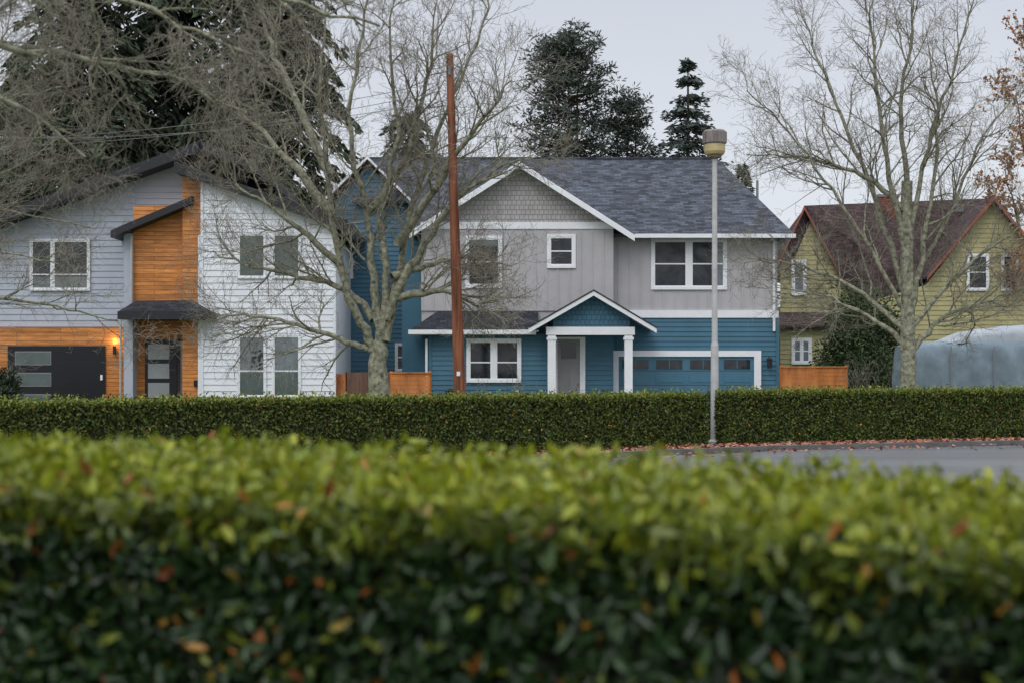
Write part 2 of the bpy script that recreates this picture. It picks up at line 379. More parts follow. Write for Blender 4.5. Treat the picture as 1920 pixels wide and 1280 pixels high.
# ================================================================== HEDGES
def hedge(name,A,B,width,H,dens,L,W,topcol,sidecol,six,hfun=None,bump=.03,fleck=.01,shoots=.05,zmin=0.0,weight=None,mt='foliage',shoulder=(1.5,.55),shl=1.3,patch=.25):
    A=np.array(A);B=np.array(B); Ln=np.linalg.norm(B-A); u=(B-A)/Ln; nf=np.array([u[1],-u[0]])
    hf=hfun or (lambda s:np.full_like(s,H))
    parts=[]
    def samp(area,face):
        n=int(area*dens)
        if n<1: return
        s=rng.uniform(0,Ln,n)
        if weight is not None:
            keep=rng.random(n)<weight(s); s=s[keep]; n=len(s)
        dep=np.abs(rng.normal(size=n))*L*.8
        if face=='top':
            t=rng.uniform(0,width,n); xy=A+u*s[:,None]-nf*t[:,None]
            cl=snoise(xy[:,0],xy[:,1],0,6/max(L*20,.4),1)
            z=hf(s)+cl*bump
            ed=np.minimum(t,width-t); z-=np.where(ed<.08,(.08-ed)**2*6,0)
            z-=dep; sh=rng.random(n)<shoots*(1+cl); z+=np.where(sh,dep+rng.random(n)**2*L*shl,0)
            C=np.column_stack([xy,z]); nr=np.tile([0,0,1.0],(n,1))
            D=rng.normal(size=(n,3))*.8+[0,0,.9]
            pt=snoise(xy[:,0],xy[:,1],0,13/max(L*20,.4),4)+.6*snoise(xy[:,0],xy[:,1],0,31/max(L*20,.4),8)
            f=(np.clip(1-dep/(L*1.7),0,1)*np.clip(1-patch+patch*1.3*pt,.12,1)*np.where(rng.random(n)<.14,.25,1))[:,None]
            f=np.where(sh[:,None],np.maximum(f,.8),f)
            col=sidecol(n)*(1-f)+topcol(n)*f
        else:
            z=rng.uniform(zmin,1,n)*hf(s)
            if face=='front': tpos=-snoise(s,z*1.0,0,5/max(L*20,.4),3)*bump*1.6+dep; nr2=nf
            else: tpos=width-dep+snoise(s,z,0,3,5)*bump; nr2=-nf
            xy=A+u*s[:,None]-nf*tpos[:,None]
            C=np.column_stack([xy,z]); nr=np.tile([nr2[0],nr2[1],0.25],(n,1)); D=rng.normal(size=(n,3))*.8+nr*.5+[0,0,.3]
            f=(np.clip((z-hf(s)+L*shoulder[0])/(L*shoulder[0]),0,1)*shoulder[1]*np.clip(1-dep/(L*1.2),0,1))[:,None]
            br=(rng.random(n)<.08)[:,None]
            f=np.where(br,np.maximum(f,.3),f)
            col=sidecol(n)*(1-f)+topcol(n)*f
        fl=rng.random(n)<fleck; col[fl]=np.array([[.42,.13,.03],[.50,.25,.04],[.30,.08,.03],[.45,.33,.06]])[rng.integers(0,4,fl.sum())]*.9
        nrm=nr*1.0+rng.normal(size=(n,3))*.75
        sz=rng.uniform(.65,1.15,n)
        parts.append(leaves_geo(C,D,L*sz,W*sz*rng.uniform(.8,1.1,n),col,six,nrm))
    samp(Ln*width,'top'); samp(Ln*H*(1-zmin),'front'); samp(Ln*H*.4*(1-zmin),'back')
    for e_,sg in ((0,-1),(Ln,1)):
        n=int(width*H*dens); t=rng.uniform(0,width,n); z=rng.uniform(0,1,n)*hf(np.full(n,e_)); dep=np.abs(rng.normal(size=n))*L*.8
        xy=A+u*(e_-sg*dep)[:,None]-nf*t[:,None]
        parts.append(leaves_geo(np.column_stack([xy,z]),rng.normal(size=(n,3)),np.full(n,L),np.full(n,W),sidecol(n),six))
    V=[];F=[];C=[];off=0
    for v,f,c in parts: V.append(v);F.append(f+off);C.append(c);off+=len(v)
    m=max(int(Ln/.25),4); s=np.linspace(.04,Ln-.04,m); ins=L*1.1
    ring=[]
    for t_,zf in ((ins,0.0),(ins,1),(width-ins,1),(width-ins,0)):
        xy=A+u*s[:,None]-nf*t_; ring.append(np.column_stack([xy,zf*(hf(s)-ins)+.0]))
    R4=np.stack(ring,1); V.append(R4.reshape(-1,3)); C.append(np.tile([.012,.016,.008],(m*4,1)))  # added solid core, coloured near-black so leaf gaps look deeply shaded
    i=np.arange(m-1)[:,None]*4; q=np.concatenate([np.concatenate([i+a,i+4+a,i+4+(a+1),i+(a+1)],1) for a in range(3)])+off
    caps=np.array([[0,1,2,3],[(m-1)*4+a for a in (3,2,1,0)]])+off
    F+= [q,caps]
    return fast_mesh(name,np.concatenate(V),[(np.concatenate(F),0)],[mt],np.concatenate(C))
def ncol(a,b_,v):
    a=np.array(a);b_=np.array(b_)
    def f(n):
        t=rng.random((n,1)); return (a*(1-t)+b_*t)*rng.uniform(1-v,1+v,(n,1))
    return f
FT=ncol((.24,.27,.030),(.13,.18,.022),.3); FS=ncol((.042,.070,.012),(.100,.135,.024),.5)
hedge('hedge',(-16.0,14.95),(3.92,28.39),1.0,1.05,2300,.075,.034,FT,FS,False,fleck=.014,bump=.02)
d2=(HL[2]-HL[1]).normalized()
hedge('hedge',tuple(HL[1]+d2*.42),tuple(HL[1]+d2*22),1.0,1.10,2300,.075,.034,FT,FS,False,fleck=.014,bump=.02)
def nh(s):
    X=-4+s*.944
    return 1.290-.036*np.clip((X+.1)/.6,0,1)+.006*np.sin(X*5)+.004*np.sin(X*13+1)
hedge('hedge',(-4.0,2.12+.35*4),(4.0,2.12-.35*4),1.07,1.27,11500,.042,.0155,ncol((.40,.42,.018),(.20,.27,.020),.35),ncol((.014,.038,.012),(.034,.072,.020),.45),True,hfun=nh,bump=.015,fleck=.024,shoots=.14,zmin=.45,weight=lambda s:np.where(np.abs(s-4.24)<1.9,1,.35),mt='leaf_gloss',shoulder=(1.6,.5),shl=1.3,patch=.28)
# ================================================================== BLUE / GREY HOUSE
H=empty('suburban_house',(3,52,0))
def kid(mb,name,par,smooth=False):
    o=mb.build(name,par,smooth); o.location=-Vector(par.location); return o
X=lambda x,d=50.0:SX(x,d); Z=lambda y,d=50.0:SZ(y,d)
w_=MB()
w_.box(X(790)+.01,X(1463)-.01,50.75,61.5,0,6.25,'blue_siding')
w_.box(X(790)+.005,X(1150)-.005,50.03,50.7,3.0,6.3,'grey_panel')
w_.box(X(790),X(1150),49.98,50.02,Z(583),Z(419),'grey_panel')
w_.poly([(X(782),49.985,Z(428)),(X(1160),49.985,Z(428)),(X(972),49.985,Z(306))],'grey_shingle')
w_.box(X(790)-.02,X(1150)+.02,49.94,49.975,Z(430),Z(417),'white_trim')
xx=X(790)+.0
while xx<X(1150)+.01:
    w_.box(xx,xx+.055,49.955,49.979,Z(583),Z(430),'grey_panel'); xx+=.398
w_.box(X(1150),X(1463),50.55,50.74,Z(582),6.25,'grey_panel')
xx=X(1150)+.2
while xx<X(1463):
    w_.box(xx,xx+.055,50.525,50.549,Z(582),6.1,'grey_panel'); xx+=.40
w_.box(X(1150)+.01,X(1463)+.03,50.48,50.545,Z(595),Z(581),'white_trim')
lap_wall(w_,[(X(1097),0),(X(1465),0),(X(1465),Z(595)),(X(1097),Z(595))],50.54,.17,'blue_siding')
w_.box(X(1465)-.09,X(1465)+.01,50.49,50.56,0,Z(595),'blue_siding')
lap_wall(w_,[(X(805,49.4),0),(X(1027,49.4),0),(X(1027,49.4),2.78),(X(805,49.4),2.78)],49.4,.17,'blue_siding')
w_.box(X(805,49.4)+.01,X(1027,49.4)-.01,49.41,50.0,0,2.78,'blue_siding')
w_.box(X(805,49.4)-.02,X(805,49.4)+.08,49.35,49.42,0,2.78,'blue_siding')
w_.box(X(790),X(1150),49.99,50.74,0,3.0,'blue_siding')
lap_wall(w_,[(X(1027),0),(X(1150),0),(X(1150),3.2),(X(1027),3.2)],49.98,.17,'blue_siding')
wx0,wx1=X(629,53),X(800,53)
lap_wall(w_,[(wx0,0),(wx1,0),(wx1,7.0),(-5.35,9.15),(wx0,7.8)],53.0,.17,'blue_siding')
w_.box(wx0+.01,wx1,53.02,61,0,7.2,'blue_siding')
w_.box(X(776,52.6)-.3,X(790,52)+.3,50.8,53,0,6.2,'blue_siding')
kid(w_,'walls',H)
r=MB()
def slab(mb,q,t,top,side='white_trim'): mb.prism(q,(0,0,-t),top,side)
RZ=SZ(298,56); EZ=6.30; EX=X(1490,50.05)
slab(r,[(-3.7,50.05,EZ),(EX,50.05,EZ),(SX(1345,56),56,RZ),(-5.9,56,RZ),(-5.9,52.6,EZ+(52.6-50.05)*(RZ-EZ)/5.95),(-3.7,52.6,EZ+(52.6-50.05)*(RZ-EZ)/5.95)],.12,'slate_roof','slate_roof')
slab(r,[(EX,50.05,EZ),(EX,62,EZ),(SX(1345,56),56,RZ)],.12,'slate_roof')
slab(r,[(EX,62,EZ),(-5.9,62,EZ),(-5.9,56,RZ),(SX(1345,56),56,RZ)],.12,'slate_roof','slate_roof')
r.box(X(1190),EX+.02,49.93,50.045,EZ-.14,EZ+.0,'white_trim')
r.box(SX(680,56),SX(1345,56),55.9,56.1,RZ-.02,RZ+.05,'slate_roof')
gx,gz=X(974,49.5),SZ(303,49.5); gl,gzl=X(768,49.5),SZ(435,49.5); gr,gzr=X(1190,49.5),SZ(441,49.5)
slab(r,[(gl,49.5,gzl),(gx,49.5,gz),(gx,55.5,gz),(gl,55.5,gzl)],.1,'slate_roof')
slab(r,[(gx,49.5,gz),(gr,49.5,gzr),(gr,55.5,gzr),(gx,55.5,gz)],.1,'slate_roof')
rake(r,gl,gzl-.02,gx,gz-.02,49.497,.20,.04,'white_trim'); rake(r,gx,gz-.02,gr,gzr-.02,49.497,.20,.04,'white_trim')
px_,pz=-5.35,9.45
for sx_ in (-1.85,2.2):
    q=[(px_+sx_,52.6,pz-abs(sx_)*.98),(px_,52.6,pz),(px_,58,pz),(px_+sx_,58,pz-abs(sx_)*.98)]
    slab(r,q,.1,'slate_roof','black_trim'); rake(r,q[0][0],q[0][2]-.02,px_,pz-.02,52.597,.12,.04,'white_trim')
zt=Z(583); ze=SZ(619,49.0)
slab(r,[(X(768,49),48.95,ze),(X(1010,49),48.95,ze),(X(1010,49),49.975,zt),(X(822),49.975,zt)],.06,'dark_roof')
slab(r,[(X(768,49),48.95,ze),(X(822),49.975,zt),(X(768,49),50.6,ze)],.06,'dark_roof')
r.box(X(766,49),X(1005,49),48.85,48.945,ze-.14,ze+.01,'white_trim')
r.box(X(768,49),X(1005,49),48.95,49.38,ze-.16,ze-.08,'white_trim')
pY=48.35; ppx,ppz=SX(1113,pY),SZ(543,pY); pe=SZ(613,pY); pl,pr=SX(991,pY),SX(1231,pY)
slab(r,[(pl,pY,pe),(ppx,pY,ppz),(ppx,50.5,ppz),(pl,50.5,pe)],.07,'dark_roof'); slab(r,[(ppx,pY,ppz),(pr,pY,pe),(pr,50.5,pe),(ppx,50.5,ppz)],.07,'dark_roof')
rake(r,pl,pe-.05,ppx,ppz-.05,pY-.003,.16,.035,'white_trim'); rake(r,ppx,ppz-.05,pr,pe-.05,pY-.003,.16,.035,'white_trim')
rake(r,pl,pe,ppx,ppz,pY-.003,.048,.06,'black_trim'); rake(r,ppx,ppz,pr,pe,pY-.003,.048,.06,'black_trim')
for vx,vy in ((1080,360),(900,318),(925,318),(1420,345)):
    r.lathe([(.05,SZ(vy,54)-.6),(.05,SZ(vy,54)+.12),(0,SZ(vy,54)+.13)],SX(vx,54),54,'metal_grey',8)
kid(r,'roof',H)
p_=MB()
p_.poly([(SX(1037,48.7),48.7,SZ(614,48.7)),(SX(1181,48.7),48.7,SZ(614,48.7)),(SX(1181,48.7),48.7,SZ(596,48.7)),(SX(1112,48.7),48.7,SZ(554,48.7)),(SX(1037,48.7),48.7,SZ(598,48.7))],'blue_shingle')
p_.box(SX(1024,48.6),SX(1190,48.6),48.55,48.8,SZ(628,48.6),SZ(613,48.6),'white_trim')
p_.box(SX(1030,48.6),SX(1186,48.6),48.81,50.4,SZ(620,48.6),SZ(616,48.6),'white_trim')
for a,b_ in ((1027,1042),(1171,1186)):
    p_.box(SX(a,48.6),SX(b_,48.6),48.56,48.82,.05,SZ(629,48.6),'white_trim')
    p_.box(SX(a-2,48.6),SX(b_+2,48.6),48.54,48.84,SZ(637,48.6),SZ(632,48.6),'white_trim')
p_.box(SX(1027,48.6),SX(1190,48.6),48.5,50,-.02,.12,'concrete')
kid(p_,'porch',H)
d=MB()
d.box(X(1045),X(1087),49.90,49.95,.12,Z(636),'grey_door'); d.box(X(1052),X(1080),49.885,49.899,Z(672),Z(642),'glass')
for a,b_ in ((1049,1064),(1068,1083)): d.box(X(a),X(b_),49.888,49.899,Z(740),Z(680),'grey_door')
d.box(X(1087)+.002,X(1097),49.86,49.953,.12,Z(632),'white_trim'); d.box(X(1037),X(1045)-.002,49.86,49.953,.12,Z(632),'white_trim')
d.box(X(1045),X(1087),49.86,49.953,Z(636)+.002,Z(632),'white_trim'); d.lathe([(.03,1.0),(.03,1.06),(0,1.07)],X(1083),49.88,'metal_grey',8)
kid(d,'front_door',H)
ga=MB()
gd=50.4
gx0,gx1,gzt=SX(1160,gd),SX(1414,gd),SZ(668,gd)
ga.box(gx0,gx1,50.45,50.50,.01,gzt,'blue_door')
for i in range(1,4):
    ga.box(gx0,gx1,50.447,50.452,gzt*i/4-.008,gzt*i/4+.008,'black_trim')
for i in range(4):
    for j in range(3):
        a=gx0+(gx1-gx0)*(i/4)+.12; b_=gx0+(gx1-gx0)*((i+1)/4)-.12
        ga.box(a,b_,50.435,50.449,gzt*j/4+.1,gzt*(j+1)/4-.1,'blue_door')
    a=gx0+(gx1-gx0)*(i/4)+.14; b_=gx0+(gx1-gx0)*((i+1)/4)-.14
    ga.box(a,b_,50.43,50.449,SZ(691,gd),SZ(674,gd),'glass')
    ga.box(a+(b_-a)*.5-.012,a+(b_-a)*.5+.012,50.42,50.431,SZ(691,gd),SZ(674,gd),'blue_door')
ga.box(SX(1147,gd),gx0-.002,50.38,50.5,0,SZ(657,gd),'white_trim'); ga.box(gx1+.002,SX(1427,gd),50.38,50.5,0,SZ(657,gd),'white_trim')
ga.box(gx0-.002,gx1+.002,50.38,50.5,gzt+.002,SZ(657,gd),'white_trim')
kid(ga,'garage_door',H)
wi=MB()
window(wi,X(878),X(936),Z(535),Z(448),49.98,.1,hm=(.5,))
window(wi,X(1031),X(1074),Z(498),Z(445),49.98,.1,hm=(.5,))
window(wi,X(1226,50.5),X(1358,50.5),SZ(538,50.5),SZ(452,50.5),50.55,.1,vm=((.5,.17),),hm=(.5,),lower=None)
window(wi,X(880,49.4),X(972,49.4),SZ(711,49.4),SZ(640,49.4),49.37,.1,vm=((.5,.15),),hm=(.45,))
window(wi,X(744,53),X(757,53),SZ(693,53),SZ(646,53),52.97,.06,hm=(.5,)); window(wi,X(768,53),X(782,53),SZ(693,53),SZ(646,53),52.97,.06,hm=(.5,))
window(wi,X(648,53),X(659,53),SZ(520,53),SZ(478,53),52.97,.06)
wi.box(X(1346,50.5),X(1356,50.5),50.5165,50.5188,SZ(536,50.5),SZ(454,50.5),'glass_pale')
wi.box(X(882),X(932),49.9465,49.9488,Z(462),Z(450),'glass_pale')
kid(wi,'windows',H)
sc=MB()
for lx in (1138,1442):
    cx=SX(lx,50.4); z0=SZ(690,50.4)
    sc.box(cx-.03,cx+.03,50.36,50.51,z0+.05,z0+.12,'black_trim'); sc.lathe([(0,z0),(.08,z0+.02),(.1,z0+.3),(.13,z0+.32),(0,z0+.42)],cx,50.3,'black_trim',8)
sc.lathe([(.05,2.9),(.05,6.1)],X(1456),50.47,'white_trim',8)
sc.lathe([(.045,.1),(.045,2.6)],X(800,49.4),49.3,'white_trim',8)
kid(sc,'wall_lanterns',H)
# ================================================================== MODERN HOUSE
M=empty('modern_house',(-13,50,0))
X2=lambda x,d=48.0:SX(x,d); Z2=lambda y,d=48.0:SZ(y,d)
a=MB()
lap_wall(a,[(X2(-140),Z2(612)),(X2(248),Z2(612)),(X2(248),Z2(318)),(X2(-140),Z2(470))],48.4,.21,'lightgrey_siding')
lap_wall(a,[(X2(248),Z2(440)),(X2(342),Z2(440)),(X2(342),Z2(290)),(X2(248),Z2(322))],48.4,.21,'lightgrey_siding')
a.box(X2(-140),X2(342),48.42,58,0,Z2(480),'lightgrey_siding')
a.box(X2(380)+.01,X2(627)-.01,47.22,58,0,Z2(445),'white_siding')
lap_wall(a,[(X2(381,47.2),0),(X2(627,47.2),0),(X2(627,47.2),SZ(418,47.2)),(X2(381,47.2),SZ(336,47.2))],47.2,.21,'white_siding')
a.box(X2(380,47.2)-.06,X2(380,47.2)+.03,47.15,47.25,0,Z2(336),'white_siding'); a.box(X2(627,47.2)-.03,X2(627,47.2)+.05,47.15,47.25,0,Z2(420),'white_siding')
a.box(X2(232,47.6),X2(249,47.6),47.6,48.39,0,Z2(440),'lightgrey_siding')
kid(a,'walls',M)
c=MB()
c.box(X2(342,47.4),X2(379,47.4),47.4,48.38,0,SZ(330,47.4),'cedar')
c.box(X2(250,47.7),X2(342,47.7)-.005,47.7,48.39,Z2(572),Z2(388),'cedar')
c.box(X2(-140),X2(231),48.2,48.41,0,Z2(613),'cedar')
c.box(X2(250),X2(341),48.22,48.41,0,Z2(601),'cedar')
kid(c,'cedar_cladding',M)
r=MB()
def shed(mb,x0,y0,x1,y1,Yf,Yb,t,top='dark_roof',side='black_trim'):
    slab(mb,[(SX(x0,Yf),Yf,SZ(y0,Yf)),(SX(x1,Yf),Yf,SZ(y1,Yf)),(SX(x1,Yf),Yb,SZ(y1,Yf)),(SX(x0,Yf),Yb,SZ(y0,Yf))],t,top,side)
shed(r,-160,455,372,265,47.5,58.3,.36)
shed(r,372,263,470,300,47.7,58.3,.30)
shed(r,326,303,650,412,46.8,58.2,.34)
shed(r,207,432,360,368,47.1,48.39,.24)
P=[(SX(222,46.6),46.6,SZ(584,46.6)),(SX(397,46.6),46.6,SZ(584,46.6)),(SX(360,47.2),47.15,SZ(563,47.2)),(SX(255,47.6),47.6,SZ(563,47.2))]
slab(r,P,.05,'dark_roof','black_trim')
r.box(SX(222,46.6)-.02,SX(397,46.6)+.02,46.55,47.14,SZ(599,46.6),SZ(584,46.6),'black_trim'); r.box(SX(222,46.6),SX(379,47)-.05,47.15,48.15,SZ(596,46.6),SZ(586,46.6),'black_trim')
kid(r,'roof',M)
gg=MB()
gg.box(X2(12),X2(195),48.12,48.19,0,Z2(648),'black_door')
for i,yy in enumerate((658,698,738)):
    gg.box(X2(26),X2(94),48.105,48.119,Z2(yy+26),Z2(yy),'metal_grey'); gg.box(X2(27.5),X2(92.5),48.1,48.104,Z2(yy+24),Z2(yy+2),'glass_blind')
for i in range(1,4): gg.box(X2(12),X2(195),48.117,48.122,Z2(648)*i/4-.006,Z2(648)*i/4+.006,'black_trim')
gg.box(X2(187),X2(191),48.06,48.119,Z2(712),Z2(702),'white_trim')
kid(gg,'garage_door',M)
dd_=MB()
dd_.box(X2(270),X2(330),48.12,48.2,.1,Z2(636),'black_door')
for yy in (645,681,717): dd_.box(X2(276),X2(316),48.105,48.119,Z2(yy+28),Z2(yy),'door_glass')
dd_.box(X2(332),X2(354),48.14,48.21,.1,Z2(634),'black_trim'); dd_.box(X2(337),X2(350),48.12,48.139,.3,Z2(640),'glass_pale')
dd_.box(X2(363,47.3),X2(375,47.3),47.32,47.39,SZ(724,47.3),SZ(712,47.3),'black_door')
kid(dd_,'front_door',M)
wi=MB()
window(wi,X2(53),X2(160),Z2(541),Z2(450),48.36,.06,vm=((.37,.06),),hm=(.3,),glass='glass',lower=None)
wi.box(X2(56),X2(157),48.3255,48.3283,Z2(538),Z2(518),'glass_pale')  # pale strip paints a sky reflection low on the pane
for y0,y1 in ((520,440),(742,630)):
    for x0,x1 in ((448,497),(513,562)):
        window(wi,X2(x0,47.2),X2(x1,47.2),SZ(y0,47.2),SZ(y1,47.2),47.18,.05,hm=(.42,) if y1==630 else (),glass='glass_blind' if y1==440 else 'glass_pale')
for x0,x1 in ((451,494),(516,559)):
    wi.box(X2(x0,47.2),X2(x1,47.2),47.143,47.1485,SZ(738,47.2),SZ(698,47.2),'glass_blind')
for k in range(26):
    cx=X2(484+random.uniform(-12,12),47.2); cz=SZ(672+random.uniform(-16,20),47.2); s_=random.uniform(.03,.08)
    wi.poly([(cx-s_,47.146-k*.0001,cz),(cx,47.146-k*.0001,cz-s_*.8),(cx+s_,47.146-k*.0001,cz+s_*.3),(cx,47.146-k*.0001,cz+s_)],'black_trim')
kid(wi,'windows',M)
s=MB(); cx=X2(213)
s.lathe([(.055,Z2(664)),(.055,Z2(648))],cx,48.1,'black_trim',12); s.box(cx-.03,cx+.03,48.1,48.2,Z2(658),Z2(654),'black_trim')
s.lathe([(0,Z2(648)+.004),(.045,Z2(648)+.005)],cx,48.1,'warm_bulb',12)
kid(s,'wall_light',M)
pl_=bpy.data.lights.new('porch_bulb','POINT'); pl_.energy=6; pl_.color=(1,.6,.25); pl_.shadow_soft_size=.04
po=bpy.data.objects.new('porch_bulb',pl_); scene.collection.objects.link(po); po.parent=M; po.location=Vector((cx,48.08,Z2(640)))-M.location
ds=MB(); ds.lathe([(.04,Z2(566)),(.04,Z2(446))],X2(246,47.5),47.52,'lamp_post',8); ds.lathe([(.04,.1),(.04,Z2(600))],X2(226,48),48.0,'lamp_post',8)
kid(ds,'downspouts',M)
# ================================================================== YELLOW HOUSE
Yh=empty('yellow_house',(16,60,0)); y=MB()
def W(x,yy,d): return (SX(x,d),SZ(yy,d))
lap_wall(y,[W(1463,790,60),W(1604,790,60),W(1604,560,60),W(1508,394,60),W(1463,492,60)],60,.2,'yellow_siding')
y.box(SX(1463,60)+.01,SX(2040,60),60.02,70,0,SZ(575,60),'yellow_siding')
lap_wall(y,[W(1600,790,59),W(1990,790,59),W(1990,530,59),W(1863,376,59),W(1735,535,59),W(1600,575,59)],59,.2,'yellow_siding')
y.box(SX(1600,59),SX(1990,59),59.02,60.0,0,SZ(585,59),'yellow_siding')
kid(y,'walls',Yh)
r=MB()
rdg0=(SX(1505,60),59.7,SZ(386,59.7)); rdg1=(SX(1862,64),64,SZ(372,64))
slab(r,[(SX(1608,59.5),59.6,SZ(566,59.5)),(SX(1760,59.5),59.6,SZ(570,59.5)),(SX(1990,61),61,SZ(560,61)),rdg1,rdg0],.12,'brown_roof','brown_roof')
slab(r,[rdg0,rdg1,(rdg1[0],70,SZ(560,60)),(SX(1455,60),66,SZ(500,60)),(SX(1459,60),59.7,SZ(494,60))],.12,'brown_roof','brown_roof')
gp=(SX(1863,58.6),SZ(368,58.6))
for ex in (1738,1995):
    e_=(SX(ex,58.6),SZ(368+abs(ex-1863)*1.2,58.6))
    slab(r,[(e_[0],58.6,e_[1]),(gp[0],58.6,gp[1]),(gp[0],63.5,gp[1]),(e_[0],63.5,e_[1])],.10,'brown_roof','brown_roof')
    rake(r,e_[0],e_[1]-.01,gp[0],gp[1]-.01,58.595,.17,.04,'red_trim')
rake(r,SX(1459,59.6),SZ(494,59.6),rdg0[0],rdg0[2]-.02,59.69,.17,.05,'red_trim'); rake(r,rdg0[0],rdg0[2]-.02,SX(1606,59.6),SZ(566,59.6),59.69,.15,.05,'red_trim')
slab(r,[(SX(1461,58.6),58.5,SZ(611,58.6)),(SX(1560,58.6),58.5,SZ(611,58.6)),(SX(1560,60),59.97,SZ(586,60)),(SX(1461,60),59.97,SZ(586,60))],.08,'brown_roof','brown_roof')
kid(r,'roof',Yh)
y=MB(); lap_wall(y,[W(1463,790,58.9),W(1560,790,58.9),W(1560,612,58.9),W(1463,612,58.9)],58.9,.2,'yellow_siding'); y.box(SX(1464,58.9),SX(1560,58.9),58.92,59.99,0,SZ(612,58.9),'yellow_siding')
kid(y,'lean_to',Yh)
y=MB(); window(y,SX(1488,60),SX(1507,60),SZ(550,60),SZ(492,60),59.97,.1,hm=(.5,),glass='glass_pale')
window(y,SX(1488,58.9),SX(1517,58.9),SZ(678,58.9),SZ(638,58.9),58.87,.1,vm=((.5,.06),),hm=(.5,),glass='glass_pale')
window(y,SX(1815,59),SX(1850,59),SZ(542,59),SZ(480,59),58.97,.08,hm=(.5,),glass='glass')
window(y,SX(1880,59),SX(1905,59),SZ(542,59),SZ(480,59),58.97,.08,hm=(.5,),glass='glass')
kid(y,'windows',Yh)
y=MB(); cy=61.6; y.box(SX(1643,cy),SX(1680,cy),cy-.4,cy+.4,SZ(500,cy),SZ(372,cy),'brick_red'); y.box(SX(1641,cy),SX(1682,cy),cy-.45,cy+.45,SZ(372,cy)+.002,SZ(367,cy),'concrete')
for vx,vy in ((1545,402),(1608,395),(1790,388),(1825,385)): y.box(SX(vx-5,62.5),SX(vx+5,62.5),61.6,62.0,SZ(vy+14,62.5),SZ(vy,62.5),'metal_grey')
kid(y,'chimney',Yh)
# ================================================================== FENCES
def fence(x0,x1,ytop,d,mt,vert=True,name='wooden_fence'):
    f=MB(); a,b_=SX(x0,d),SX(x1,d); zt=SZ(ytop,d)
    if vert:
        x_=a
        while x_<b_:
            f.box(x_,min(x_+.135,b_),d,d+.02,.03,zt+random.uniform(-.012,.012),mt); x_+=.142
        f.box(a,b_,d+.021,d+.06,.4,.49,mt); f.box(a,b_,d+.021,d+.06,zt-.3,zt-.21,mt)
    else:
        zz=.05
        while zz<zt-.1:
            f.box(a,b_,d+random.uniform(0,.004),d+.022,zz,zz+.135,mt); zz+=.142
        f.box(a-.02,b_+.02,d-.04,d+.08,zt-.04,zt,mt)
    x_=a
    while x_<=b_+.01:
        f.box(x_-.045,x_+.045,d+.061,d+.15,0,zt+.03,mt); x_+=(b_-a)/max(1,round((b_-a)/1.8))
    return f.build(name)
fence(733,806,697,47.0,'cedar_board',False); fence(650,731,698,47.6,'old_fence'); fence(628,648,700,47.6,'cedar_board')
fence(1466,1588,686,46.5,'cedar_board',False); fence(1590,1740,676,58,'old_fence')
# ================================================================== UTILITY POLE + LINES
up=empty('utility_pole',(SX(863,33),33,0))
mb=MB()
x0,x1=SX(864,33),SX(843,33); zt=SZ(102,33); k=14
for i in range(12):
    f0,f1=i/12,(i+1)/12
    for j in range(k):
        A_,B_=2*math.pi*j/k,2*math.pi*(j+1)/k
        c0=x0+(x1-x0)*f0; c1=x0+(x1-x0)*f1; r0=.148-.068*f0; r1=.148-.068*f1
        mb.poly([(c0+r0*math.cos(A_),33+r0*math.sin(A_),zt*f0),(c0+r0*math.cos(B_),33+r0*math.sin(B_),zt*f0),(c1+r1*math.cos(B_),33+r1*math.sin(B_),zt*f1),(c1+r1*math.cos(A_),33+r1*math.sin(A_),zt*f1)],'pole_wood')
mb.lathe([(.08,zt),(.0,zt+.03)],x1,33,'pole_wood',14)
kid(mb,'shaft',up)
mb=MB(); mb.box(SX(860,33)-.04,SX(860,33)+.04,32.84,32.86,SZ(704,33),SZ(696,33),'white_trim'); mb.box(x1-.03,x1+.03,32.87,33.0,zt-.5,zt-.3,'metal_grey'); kid(mb,'tag_and_bracket',up)
pl=MB()
for k_,(ya,yb) in enumerate(((150,262),(160,275),(172,252))):
    p0=Vector((x1,33,SZ(ya,33)-.1*k_)); p1=Vector((SX(-160,38),38,SZ(yb,38))); q=None
    for i in range(25):
        t=i/24; p=p0.lerp(p1,t)-Vector((0,0,1.0*t*(1-t)*1.6))
        if q:
            pl.prism([q+Vector((0,0,.006)),p+Vector((0,0,.006)),p-Vector((0,0,.006)),q-Vector((0,0,.006))],(0,.012,0),'cable')
        q=p
pl.build('power_line')
# ================================================================== STREET LAMP
SLY=29.3; lx=SX(1340,SLY); sl_=empty('street_lamp',(lx,SLY,0))
mb=MB(); lz=lambda y_:SZ(y_,SLY)
mb.lathe([(.14,.0),(.14,.05),(.085,.10),(.078,lz(648)),(.062,lz(640)),(.05,lz(300)),(.05,lz(297))],lx,SLY,'lamp_post',20); kid(mb,'post',sl_,True)
mb=MB(); mb.lathe([(.05,lz(299)),(.13,lz(296)),(.15,lz(293)),(.0,lz(292))],lx,SLY,'lamp_cap',24)
mb.lathe([(.0,lz(244)),(.2,lz(245)),(.236,lz(248)),(.242,lz(269)),(.225,lz(271)),(0,lz(271.2))],lx,SLY,'lamp_cap',24)
for i in range(24):
    a_=2*math.pi*i/24; mb.box(lx+.243*math.cos(a_)-.008,lx+.243*math.cos(a_)+.008,SLY+.243*math.sin(a_)-.008,SLY+.243*math.sin(a_)+.008,lz(269),lz(249),'lamp_cap')
kid(mb,'cap',sl_)
mb=MB(); mb.lathe([(.215,lz(271.5)),(.215,lz(285)),(.19,lz(290)),(.14,lz(292.5))],lx,SLY,'lamp_lens',24); kid(mb,'lens',sl_,True)
